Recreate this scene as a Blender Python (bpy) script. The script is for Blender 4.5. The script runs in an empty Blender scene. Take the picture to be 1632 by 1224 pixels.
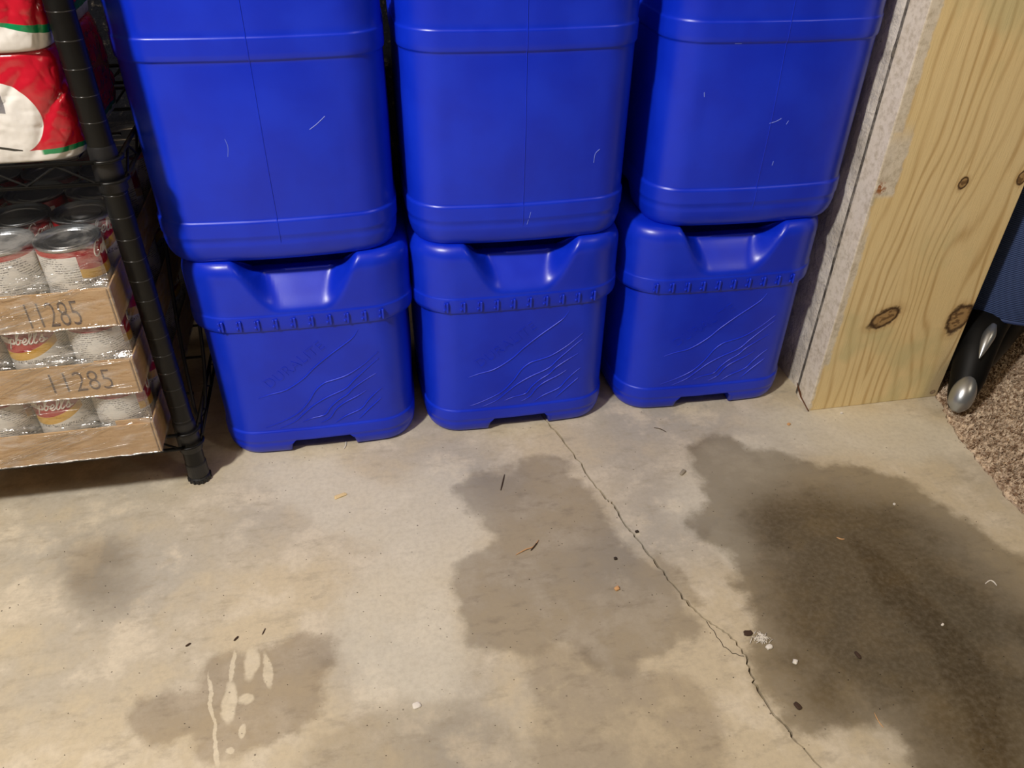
import bpy, bmesh, math, random
from mathutils import Vector, Matrix, noise
random.seed(7)
S = bpy.context.scene
C = S.collection
PI = math.pi

# ------------------------------------------------------------------ camera
F, CX, CY, CAMH = 1260.0, 816.0, 612.0, 0.75
def _axes():
    vp, X = (785.0, 2320.0), 8500.0
    n = Vector((vp[0]-CX, vp[1]-CY, F)); down = n.normalized()
    Y = CY + (-F*F-(vp[0]-CX)*(X-CX))/(vp[1]-CY)
    r = Vector((X-CX, Y-CY, F)).normalized()
    up = -down
    return r, up.cross(r), up            # world x, y, z in camera coords (right, down, forward)
AX, AY, AZ = _axes()
cam = bpy.data.cameras.new('camera'); camo = bpy.data.objects.new('camera', cam); C.objects.link(camo)
cam.sensor_width = 36; cam.lens = F/1632*36; cam.clip_start = 0.01
camo.matrix_world = Matrix(((AX[0], -AX[1], -AX[2], 0), (AY[0], -AY[1], -AY[2], 0),
                            (AZ[0], -AZ[1], -AZ[2], CAMH), (0, 0, 0, 1)))
S.camera = camo
def ray(px, py):
    v = Vector((px-CX, py-CY, F)); return Vector((AX.dot(v), AY.dot(v), AZ.dot(v)))
def on_floor(px, py, z=0.0):
    d = ray(px, py); t = (z-CAMH)/d.z; return Vector((d.x*t, d.y*t, z))
def on_wall(px, py, y):
    d = ray(px, py); t = y/d.y; return Vector((d.x*t, y, CAMH+d.z*t))

# ------------------------------------------------------------------ light
w = bpy.data.worlds.new('world'); S.world = w; w.use_nodes = True
w.node_tree.nodes['Background'].inputs[0].default_value = (1.0, 0.93, 0.82, 1)
w.node_tree.nodes['Background'].inputs[1].default_value = 0.040
def lamp(name, loc, energy, size, col):
    l = bpy.data.lights.new(name, 'POINT'); l.energy = energy; l.shadow_soft_size = size; l.color = col
    o = bpy.data.objects.new(name, l); o.location = loc; C.objects.link(o); return o
lamp('ceiling_bulb', (-0.92, -0.12, 1.80), 114, 0.07, (1.0, 0.95, 0.89))
lamp('right_fill_lamp', (1.7, -0.5, 2.0), 15, 0.12, (1.0, 0.86, 0.66))  # added warm fill to brighten the board and right side
S.view_settings.view_transform = 'Standard'; S.view_settings.look = 'None'
S.view_settings.gamma = 1; S.view_settings.use_curve_mapping = False
S.view_settings.exposure = 0.36

# ------------------------------------------------------------------ node helpers
class NT:
    def __init__(s, name):
        s.m = bpy.data.materials.new(name); s.m.use_nodes = True
        s.t = s.m.node_tree; s.n = s.t.nodes; s.b = s.n['Principled BSDF']; s.out = s.n['Material Output']
    def put(s, sock, v):
        if isinstance(v, bpy.types.NodeSocket): s.t.links.new(v, sock)
        elif isinstance(v, (tuple, list, Vector)):
            v = list(v)
            if len(sock.default_value) == 4 and len(v) == 3: v = v+[1]
            sock.default_value = v
        else: sock.default_value = v
    def node(s, ty, **kw):
        n = s.n.new(ty)
        for k, v in kw.items(): setattr(n, k, v)
        return n
    def math(s, op, a, b=0.0, c=0.0, clamp=False):
        n = s.node('ShaderNodeMath', operation=op, use_clamp=clamp)
        s.put(n.inputs[0], a); s.put(n.inputs[1], b)
        if len(n.inputs) > 2: s.put(n.inputs[2], c)
        return n.outputs[0]
    def vmath(s, op, a, b=(0, 0, 0)):
        n = s.node('ShaderNodeVectorMath', operation=op); s.put(n.inputs[0], a)
        if op == 'SCALE': s.put(n.inputs[3], b)
        else: s.put(n.inputs[1], b)
        return n.outputs['Value'] if op in ('DOT_PRODUCT', 'LENGTH', 'DISTANCE') else n.outputs[0]
    def coord(s, which='Object'): return s.node('ShaderNodeTexCoord').outputs[which]
    def sep(s, v):
        n = s.node('ShaderNodeSeparateXYZ'); s.put(n.inputs[0], v); return n.outputs
    def comb(s, x, y, z=0.0):
        n = s.node('ShaderNodeCombineXYZ')
        for i, q in enumerate((x, y, z)): s.put(n.inputs[i], q)
        return n.outputs[0]
    def noise(s, v, scale, detail=4, rough=0.55, col=False):
        n = s.node('ShaderNodeTexNoise'); s.put(n.inputs['Vector'], v)
        n.inputs['Scale'].default_value = scale; n.inputs['Detail'].default_value = detail
        n.inputs['Roughness'].default_value = rough
        return n.outputs['Color'] if col else n.outputs['Fac']
    def voro(s, v, scale, out='Distance', feature='F1'):
        n = s.node('ShaderNodeTexVoronoi', feature=feature); s.put(n.inputs['Vector'], v)
        n.inputs['Scale'].default_value = scale; return n.outputs[out]
    def ss(s, v, a, b, lo=0.0, hi=1.0):
        n = s.node('ShaderNodeMapRange', interpolation_type='SMOOTHSTEP'); s.put(n.inputs[0], v)
        for i, q in enumerate((a, b, lo, hi)): s.put(n.inputs[i+1], q)
        return n.outputs[0]
    def mix(s, f, a, b, mode='MIX'):
        n = s.node('ShaderNodeMix', data_type='RGBA', blend_type=mode)
        s.put(n.inputs[0], f); s.put(n.inputs[6], a); s.put(n.inputs[7], b); return n.outputs[2]
    def bump(s, h, strength=0.3, dist=0.001):
        n = s.node('ShaderNodeBump'); s.put(n.inputs['Height'], h)
        n.inputs['Strength'].default_value = strength; n.inputs['Distance'].default_value = dist
        s.t.links.new(n.outputs[0], s.b.inputs['Normal'])
    def set(s, **kw):
        for k, v in kw.items(): s.put(s.b.inputs[k.replace('_', ' ')], v)
def lin(r, g, b):
    f = lambda c: (c/255/12.92) if c/255 <= 0.04045 else ((c/255+0.055)/1.055)**2.4
    return (f(r), f(g), f(b))
def plain(name, col, rough=0.5, metal=0.0, **kw):
    t = NT(name); t.set(Base_Color=col, Roughness=rough, Metallic=metal, **kw); return t.m

# ------------------------------------------------------------------ object helpers
def link(name, bm_or_me, mat=None, parent=None, smooth=False, loc=None):
    if isinstance(bm_or_me, bmesh.types.BMesh):
        me = bpy.data.meshes.new(name); bm_or_me.to_mesh(me); bm_or_me.free()
        if smooth:
            for p in me.polygons: p.use_smooth = True
        if mat: me.materials.append(mat)
    else: me = bm_or_me
    o = bpy.data.objects.new(name, me); C.objects.link(o)
    if parent: o.parent = parent
    if loc is not None: o.location = loc
    return o
def thing(name, label, cat, loc=(0, 0, 0), rz=0.0, group=None):
    o = bpy.data.objects.new(name, None); C.objects.link(o); o.location = loc; o.rotation_euler = (0, 0, rz)
    o.empty_display_size = 0.05
    return tag(o, label, cat, group)
def tag(o, label, cat, group=None):
    o['label'] = label; o['category'] = cat
    if group: o['group'] = group
    return o
def struct(o): o['kind'] = 'structure'; return o
def add_box(bm, lo, hi, bevel=0.0):
    r = bmesh.ops.create_cube(bm, size=1)
    for v in r['verts']:
        for i in range(3): v.co[i] = lo[i]+(v.co[i]+0.5)*(hi[i]-lo[i])
    if bevel:
        es = list({e for v in r['verts'] for e in v.link_edges})
        bmesh.ops.bevel(bm, geom=es, offset=bevel, segments=2, affect='EDGES', profile=0.6)
def add_tube(bm, pts, rad, seg=8, caps=True, flat=1.0):
    pts = [Vector(p) for p in pts]; n = len(pts)
    rads = rad if isinstance(rad, (list, tuple)) else [rad]*n
    rings = []; side = None
    for i, p in enumerate(pts):
        d = (pts[min(i+1, n-1)]-pts[max(i-1, 0)]).normalized()
        if side is None:
            side = d.cross(Vector((0, 0, 1)))
            if side.length < 1e-3: side = d.cross(Vector((0, 1, 0)))
        side = (side-d*side.dot(d)).normalized()
        up = side.cross(d)
        rings.append([bm.verts.new(p+(side*math.cos(2*PI*k/seg)+up*math.sin(2*PI*k/seg)*flat)*rads[i]) for k in range(seg)])
    for a, b in zip(rings, rings[1:]):
        for k in range(seg): bm.faces.new((a[k], a[(k+1) % seg], b[(k+1) % seg], b[k]))
    if caps: bm.faces.new(rings[0][::-1]); bm.faces.new(rings[-1])
def add_lathe(bm, prof, seg=32, c=(0, 0), close=False):
    rings = []
    for r, z in prof:
        if r < 1e-6: rings.append([bm.verts.new((c[0], c[1], z))])
        else: rings.append([bm.verts.new((c[0]+r*math.cos(2*PI*k/seg), c[1]+r*math.sin(2*PI*k/seg), z)) for k in range(seg)])
    for a, b in zip(rings, rings[1:]):
        for k in range(seg):
            q = (k+1) % seg
            if len(a) == 1 and len(b) == 1: continue
            if len(a) == 1: bm.faces.new((a[0], b[q], b[k]))
            elif len(b) == 1: bm.faces.new((a[k], a[q], b[0]))
            else: bm.faces.new((a[k], a[q], b[q], b[k]))
def sm(a, b, x):
    t = min(1, max(0, (x-a)/(b-a))); return t*t*(3-2*t)
def catmull(P, n=8):
    P = [Vector(p) for p in P]; out = []
    for i in range(len(P)-1):
        p0, p1, p2, p3 = P[max(i-1, 0)], P[i], P[i+1], P[min(i+2, len(P)-1)]
        for k in range(n):
            t = k/n
            out.append(0.5*((2*p1)+(p2-p0)*t+(2*p0-5*p1+4*p2-p3)*t*t+(3*p1-p0-3*p2+p3)*t**3))
    out.append(P[-1]); return out
def text_mesh(s, size, extrude, shear=0.0, space=1.0, offset=0.0):
    cu = bpy.data.curves.new('lettering', 'FONT'); cu.body = s; cu.size = size; cu.extrude = extrude
    cu.shear = shear; cu.space_character = space; cu.align_x = 'CENTER'; cu.align_y = 'CENTER'; cu.resolution_u = 3
    cu.offset = offset
    o = bpy.data.objects.new('lettering', cu); C.objects.link(o)
    dg = bpy.context.evaluated_depsgraph_get(); me = bpy.data.meshes.new_from_object(o.evaluated_get(dg))
    bpy.data.objects.remove(o); return me

# ------------------------------------------------------------------ floor
def floor_material():
    t = NT('concrete'); P = t.coord()
    wv = t.vmath('SCALE', t.vmath('SUBTRACT', t.noise(P, 9, 5, 0.6, True), (0.5, 0.5, 0.5)), 0.075)
    wv2 = t.vmath('SCALE', t.vmath('SUBTRACT', t.noise(P, 60, 3, 0.6, True), (0.5, 0.5, 0.5)), 0.012)
    Q = t.vmath('ADD', t.vmath('ADD', P, wv), wv2)
    wq = t.vmath('SCALE', t.vmath('SUBTRACT', t.noise(P, 16, 6, 0.7, True), (0.5, 0.5, 0.5)), 0.05)
    Qf = t.vmath('MULTIPLY', t.vmath('ADD', t.vmath('ADD', P, wq), wv2), (1, 1, 0))
    wvs = t.vmath('ADD', P, t.vmath('SCALE', t.vmath('SUBTRACT', t.noise(P, 45, 4, 0.6, True), (0.5, 0.5, 0.5)), 0.012))
    Qs = t.vmath('MULTIPLY', t.vmath('ADD', P, t.vmath('SCALE', wq, .25)), (1, 1, 0))
    def blob(c, a, b, soft=0.35, fine=False):
        c0 = on_floor(*c); va = on_floor(c[0]+a[0], c[1]+a[1])-c0; vb = on_floor(c[0]+b[0], c[1]+b[1])-c0
        det = va.x*vb.y-va.y*vb.x
        d = t.vmath('SUBTRACT', wvs if fine else Q, (c0.x, c0.y, 0))
        u = t.vmath('DOT_PRODUCT', d, (vb.y/det, -vb.x/det, 0)); v = t.vmath('DOT_PRODUCT', d, (-va.y/det, va.x/det, 0))
        L = t.math('SQRT', t.math('ADD', t.math('MULTIPLY', u, u), t.math('MULTIPLY', v, v)))
        return t.ss(L, 1-soft/2, 1+soft/2, 1.0, 0.0)
    def union(lst, **k):
        r = None
        for q in lst:
            f = blob(*q, **k); r = f if r is None else t.math('MAXIMUM', r, f)
        return r
    def packed(poly, n, softn, amp=None, rmin=0.004):
        P2 = [on_floor(*p) for p in poly]; m = len(P2)
        xs = [p.x for p in P2]; ys = [p.y for p in P2]; g = []; NX = 60
        for i in range(NX):
            for j in range(NX):
                x = min(xs)+(max(xs)-min(xs))*i/(NX-1); y = min(ys)+(max(ys)-min(ys))*j/(NX-1); ins = False; d = 9
                for k in range(m):
                    a_, b_ = P2[k], P2[(k+1) % m]
                    if (a_.y > y) != (b_.y > y) and x < (b_.x-a_.x)*(y-a_.y)/(b_.y-a_.y)+a_.x: ins = not ins
                    ex_, ey_ = b_.x-a_.x, b_.y-a_.y; tt = max(0, min(1, ((x-a_.x)*ex_+(y-a_.y)*ey_)/(ex_*ex_+ey_*ey_+1e-12)))
                    d = min(d, math.hypot(x-a_.x-tt*ex_, y-a_.y-tt*ey_))
                if ins: g.append([x, y, d, d])
        res = None
        for _ in range(n):
            q = max(g, key=lambda v: v[3])
            if q[3] < rmin*0.4: break
            dn = t.vmath('DISTANCE', Qf if amp is None else amp, (q[0], q[1], 0)); sd = t.math('SUBTRACT', q[2], dn)
            res = sd if res is None else t.math('SMOOTH_MAX', res, sd, 0.012)
            for v in g:
                pen = q[2]-math.hypot(v[0]-q[0], v[1]-q[1])      # how far v lies inside the new disc
                v[3] = min(v[3], v[2]-max(0, pen)*1.0-(0.35*v[2] if pen > 0 else 0))
        return t.ss(res, -softn, softn)
    damp = packed([(880,722),(905,735),(930,770),(960,810),(990,850),(1015,885),(1060,900),(1078,925),(1100,960),(1130,1010),(1080,1030),(1060,1060),(1000,1080),(940,1060),(905,1030),(850,1050),(800,1035),(740,1035),(742,1000),(730,960),(722,920),(730,895),(775,880),(785,860),(765,830),(735,800),(700,790),(725,765),(790,745),(830,735)], 26, .008)
    damp2 = packed([(830,1040),(900,1030),(1000,1070),(1080,1080),(1150,1120),(1170,1224),(1180,1300),(840,1300),(830,1180),(850,1120),(830,1080)], 14, .012)
    right = packed([(1100,690),(1150,684),(1200,715),(1290,735),(1380,745),(1450,765),(1500,795),(1560,830),(1600,870),(1680,900),(1680,1340),(1460,1340),(1440,1180),(1400,1165),(1330,1165),(1290,1180),(1255,1175),(1230,1130),(1200,1060),(1190,1010),(1180,960),(1160,930),(1170,880),(1125,870),(1090,850),(1085,820),(1115,790),(1105,740)], 30, .009)  # floor stain with the photographer's cast shadow painted into it
    shade_core = packed([(1170,790),(1300,780),(1430,800),(1520,860),(1580,930),(1700,1000),(1700,1300),(1470,1300),(1440,1150),(1300,1150),(1240,1080),(1210,960)], 14, .045)  # soft deep middle of the shadow painted on the floor
    streak = packed([(1340,850),(1375,858),(1410,885),(1440,915),(1480,955),(1530,1005),(1570,1050),(1600,1110),(1620,1250),(1560,1250),(1540,1130),(1500,1075),(1470,1020),(1440,980),(1405,962),(1388,930),(1375,892)], 18, .006, Qs)  # dark band: stain and painted shadow overlapping
    spot = union([((160, 915), (62, 12), (-5, 62))], soft=1.1)
    spot2 = packed([(200,1150),(230,1110),(270,1095),(310,1100),(330,1045),(380,1035),(440,1030),(500,1010),(535,1020),(535,1060),(520,1100),(510,1140),(470,1180),(430,1190),(370,1215),(320,1215),(300,1180),(240,1190)], 18, .007)
    faint = packed([(500,1175),(580,1120),(650,1110),(760,1130),(820,1160),(830,1224),(800,1300),(520,1300),(480,1210)], 8, .012)
    ghost = packed([(1010,850),(1040,870),(1075,900),(1110,945),(1150,990),(1120,985),(1080,940),(1050,905)], 8, .005)
    pale = union([((640, 1000), (100, 20), (0, 150)), ((560, 800), (180, 60), (0, 60)), ((690, 840), (90, 0), (0, 110)), ((1170, 760), (80, -60), (50, 40)),
                  ((1380, 690), (200, 20), (0, 40)), ((1170, 860), (30, 40), (30, -20))], soft=0.7)
    drips = union([((372, 1062), (4, 0), (-3, 26)), ((400, 1058), (11, 0), (-4, 25)), ((426, 1068), (7, 0), (3, 28)), ((366, 1118), (11, 0), (-4, 34)),
                   ((392, 1114), (13, -4), (3, 8)), ((386, 1166), (6, 0), (-2, 11)), ((366, 1198), (7, 0), (0, 6)), ((337, 1120), (3.5, 0), (6, 45)), ((344, 1185), (4, 0), (3, 45))], soft=0.5, fine=True)
    n1 = t.noise(P, 3.5, 6, 0.62); n2 = t.noise(P, 14, 6, 0.65); n3 = t.noise(P, 160, 4, 0.6)
    stretch = t.noise(t.vmath('MULTIPLY', P, (1.0, 2.2, 1.0)), 26, 7, 0.7)
    c = t.mix(t.ss(n1, 0.40, 0.60), lin(204, 191, 163), lin(178, 173, 161))
    c = t.mix(t.ss(n2, 0.45, 0.66, 0, 0.7), c, lin(222, 211, 188))
    c = t.mix(t.ss(stretch, 0.50, 0.70, 0, 0.5), c, lin(158, 148, 129))
    c = t.mix(t.math('MULTIPLY', pale, 0.6), c, lin(216, 211, 194))
    def dark(c, f, k, tint): return t.mix(t.math('MULTIPLY', f, k), c, t.mix(1.0, c, tint, 'MULTIPLY'))
    c = dark(c, damp, 1.0, lin(206, 204, 203)); c = dark(c, damp2, t.ss(n2, .35, .6, .35, .9), lin(205, 200, 194)); c = dark(c, faint, .7, lin(222, 218, 212)); c = dark(c, ghost, .8, lin(216, 212, 206))
    c = dark(c, right, t.ss(n2, .3, .6, .8, 1.0), lin(184, 180, 172)); c = dark(c, shade_core, 1.0, lin(172, 164, 148)); c = dark(c, streak, 0.75, lin(208, 200, 184))
    c = dark(c, spot, t.ss(n2, .3, .6, .55, .95), lin(190, 185, 178)); c = dark(c, t.math('SUBTRACT', spot2, drips, clamp=True), 0.9, lin(208, 203, 199))
    c = t.mix(t.math('MULTIPLY', drips, 0.35), c, lin(226, 216, 190))
    pit = t.voro(P, 75); c = t.mix(t.math('MULTIPLY', t.ss(pit, 0.03, 0.11, 1.0, 0.0), t.ss(n2, 0.5, 0.6)), c, lin(90, 80, 66))
    c = t.mix(t.ss(n3, 0.35, 0.75, 0.0, 0.22), c, lin(150, 140, 122))
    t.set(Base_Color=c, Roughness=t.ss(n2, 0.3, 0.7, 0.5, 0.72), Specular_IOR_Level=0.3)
    t.bump(t.math('ADD', t.math('MULTIPLY', n3, 0.5), t.math('MULTIPLY', n2, 1.5)), 0.35, 0.0015)
    return t.m
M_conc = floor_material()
crack_px = [(868, 668), (895, 700), (925, 738), (940, 765), (965, 795), (980, 805), (990, 830), (1010, 850), (1030, 880), (1055, 910),
            (1075, 935), (1100, 965), (1125, 988), (1150, 1003), (1172, 1022), (1188, 1045), (1197, 1075), (1212, 1110), (1240, 1145), (1265, 1175), (1300, 1215), (1345, 1262)]
def jag(pts, amp, n=4, seed=1):
    rnd = random.Random(seed); out = []
    for a, b in zip(pts, pts[1:]):
        for k in range(n):
            p = a.lerp(b, k/n); out.append(p+Vector((rnd.uniform(-amp, amp), rnd.uniform(-amp, amp), 0)))
    out.append(pts[-1]); return out
cw = [on_floor(*p) for p in crack_px]
cw = [Vector((cw[0].x-0.12, 1.40, 0)), Vector((cw[0].x-0.05, 1.12, 0))]+cw+[Vector((0.46, 0.0, 0)), Vector((0.52, -2.5, 0))]
crack = jag(cw, 0.0017, 5, 3)
edge_px = [(1512, 674), (1530, 700), (1552, 728), (1580, 762), (1606, 796), (1634, 822)]
ew = [Vector((0.868, 1.40, 0)), Vector((0.862, 0.86, 0)), Vector((0.852, 0.82, 0))]+[on_floor(*p) for p in edge_px]+[Vector((0.80, 0.35, 0)), Vector((0.80, -2.5, 0))]
edge = jag(ew, 0.0022, 6, 5)
def slab(bm, poly, depth=0.03):
    vs = [bm.verts.new(p) for p in poly]; f = bm.faces.new(vs); f.normal_update()
    if f.normal.z < 0: f.normal_flip()
    r = bmesh.ops.extrude_face_region(bm, geom=[f])
    for v in r['geom']:
        if isinstance(v, bmesh.types.BMVert): v.co.z -= depth
    bmesh.ops.triangulate(bm, faces=[g for g in bm.faces if len(g.verts) > 4])
def gapw(p, i): return (0.0008+0.0016*abs(noise.noise(Vector((i*0.37, 1.3, 0)))))*(1 if p.y < 0.93 else 0.7)
L = [p-Vector((gapw(p, i), 0, 0)) for i, p in enumerate(crack)]
R_ = [p+Vector((gapw(p, i+50), 0, 0)) for i, p in enumerate(crack)]
bm = bmesh.new()
slab(bm, [Vector((-2.4, 1.40, 0))]+L+[Vector((-2.4, -2.5, 0))])
slab(bm, R_+edge[::-1])
add_box(bm, (-2.4, -2.5, -0.05), (2.6, 1.40, -0.031))
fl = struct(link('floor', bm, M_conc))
# short side crack that splits off and rejoins
bm = bmesh.new()
sp = jag([on_floor(*p) for p in [(1126, 990), (1140, 1010), (1153, 1030), (1168, 1041), (1186, 1046)]], 0.001, 4, 9)
for a, b in zip(sp, sp[1:]):
    d = (b-a).normalized(); s = Vector((-d.y, d.x, 0))*0.00045
    q = [bm.verts.new(v+Vector((0, 0, 0.0002))) for v in (a-s, b-s, b+s, a+s)]; bm.faces.new(q)
link('hairline_crack', bm, plain('crack_dirt', lin(70, 60, 48), 0.95), fl)

# ------------------------------------------------------------------ carpet
def carpet_mats():
    t = NT('carpet_pile'); P = t.coord(); n = t.noise(P, 130, 3, 0.7); n2 = t.noise(P, 25, 3)
    c = t.mix(t.ss(n, 0.36, 0.62), lin(138, 112, 90), lin(232, 214, 190)); c = t.mix(t.ss(n2, 0.45, 0.7, 0, 0.35), c, lin(150, 126, 104))
    t.set(Base_Color=c, Roughness=0.95, Specular_IOR_Level=0.1); return t.m
M_carpet = carpet_mats()
bm = bmesh.new()
poly = [p+Vector((0.0015, 0, 0.0)) for p in edge]+[Vector((2.6, -2.5, 0)), Vector((2.6, 1.40, 0))]
vs = [bm.verts.new((p.x, p.y, 0.002)) for p in poly]; f = bm.faces.new(vs); f.normal_update()
if f.normal.z < 0: f.normal_flip()
r = bmesh.ops.extrude_face_region(bm, geom=[f])
for v in r['geom']:
    if isinstance(v, bmesh.types.BMVert): v.co.z -= 0.026
bmesh.ops.triangulate(bm, faces=[g for g in bm.faces if len(g.verts) > 4])
carpet = tag(link('carpet', bm, M_carpet), 'speckled beige and brown carpet beyond the concrete floor edge', 'carpet')
def tufts():
    rnd = random.Random(4); vs = []; fs = []
    ex = sorted([(p.y, p.x) for p in ew])
    def xe(y):
        for (y0, x0), (y1, x1) in zip(ex, ex[1:]):
            if y0 <= y <= y1: return x0+(x1-x0)*(y-y0)/(y1-y0)
        return 0.82
    for _ in range(78000):
        y = rnd.uniform(-0.35, 1.25); x = xe(y)+0.003+(rnd.random()**1.25)*0.55
        h = rnd.uniform(0.004, 0.0085)*(0.55 if x-xe(y) < 0.012 else 1); r = rnd.uniform(0.0016, 0.0028); a = rnd.uniform(0, 6.3); lx, ly = rnd.uniform(-.003, .003), rnd.uniform(-.003, .003)
        b = len(vs)
        for k in range(3): vs.append((x+r*math.cos(a+k*2.094), y+r*math.sin(a+k*2.094), 0.0018))
        for k in range(3): vs.append((x+lx+r*0.75*math.cos(a+0.6+k*2.094), y+ly+r*0.75*math.sin(a+0.6+k*2.094), 0.002+h))
        for k in range(3): q = (k+1) % 3; fs.append((b+k, b+q, b+3+q, b+3+k))
        fs.append((b+3, b+4, b+5))
    me = bpy.data.meshes.new('carpet_pile'); me.from_pydata(vs, [], fs); me.materials.append(M_carpet); return me
o = link('carpet_pile', tufts(), None, carpet); o['kind'] = 'stuff'

# ------------------------------------------------------------------ walls
def rough_wall_mat(name, base, dark, scale=8):
    t = NT(name); P = t.coord(); n = t.noise(P, scale, 7, 0.65); n2 = t.noise(P, 90, 5, 0.7)
    c = t.mix(t.ss(n, 0.38, 0.66), base, dark); c = t.mix(t.ss(n2, 0.55, 0.75, 0, 0.6), c, lin(118, 110, 98))
    t.set(Base_Color=c, Roughness=0.9, Specular_IOR_Level=0.15); t.bump(t.math('ADD', n2, n), 0.9, 0.004); return t.m
M_wall = rough_wall_mat('plastered_concrete', lin(226, 219, 208), lin(196, 188, 176), 14)
M_back = rough_wall_mat('basement_wall', lin(20, 21, 28), lin(15, 16, 22))  # near-black: deep shade behind the stacks put into the wall colour
WX = 0.651
def grid_face(bm, o, u, v, nu, nv, disp):
    n = u.cross(v).normalized(); G = []
    for i in range(nu+1):
        row = []
        for j in range(nv+1):
            p = o+u*(i/nu)+v*(j/nv); row.append(bm.verts.new(p+n*disp(p, i/nu, j/nv)))
        G.append(row)
    for i in range(nu):
        for j in range(nv): bm.faces.new((G[i][j], G[i+1][j], G[i+1][j+1], G[i][j+1]))
bm = bmesh.new()
def wdisp(p, i, j):
    d = 0.0012*noise.noise(p*60)+0.0018*noise.noise(p*22)
    if i > 0.97: d -= 0.004*(i-0.97)/0.03*(1+noise.noise(p*80))
    return d
# side facing the containers: front edge at y=.897
grid_face(bm, Vector((WX, 1.39, 0)), Vector((0, -0.489, 0)), Vector((0, 0, 2.4)), 110, 520, wdisp)
add_box(bm, (0.6475, 0.9005, 0.0), (WX+.004, 0.904, 2.4)); add_box(bm, (WX+0.003, 0.900, 0.0), (0.858, 1.39, 2.4))
wr = struct(link('wall_right', bm, M_wall, smooth=False))
# mortar squeezed out of the joint between board and wall
bm = bmesh.new()
def mdisp(p, i, j):
    s = math.sin(PI*i)
    return s*(0.0025+0.004*noise.noise(Vector((3, p.y*40, p.z*32)))+0.0022*noise.noise(p*130))-0.0015
grid_face(bm, Vector((0.6445, 0.9015, 0)), Vector((0, -0.0155, 0)), Vector((0, 0, 2.3)), 10, 1300, mdisp)
M_foam = rough_wall_mat('joint_mortar', lin(140, 134, 124), lin(84, 78, 70), 60)
link('joint_mortar', bm, M_foam, wr)
bm = bmesh.new(); add_box(bm, (-2.4, 1.391, 0), (2.6, 1.45, 2.4)); struct(link('wall_back', bm, M_back))
bm = bmesh.new(); add_box(bm, (-2.4, -2.5, 2.4), (2.6, 1.45, 2.46)); struct(link('ceiling', bm, plain('ceiling_boards', lin(150, 130, 104), 0.9)))

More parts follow.
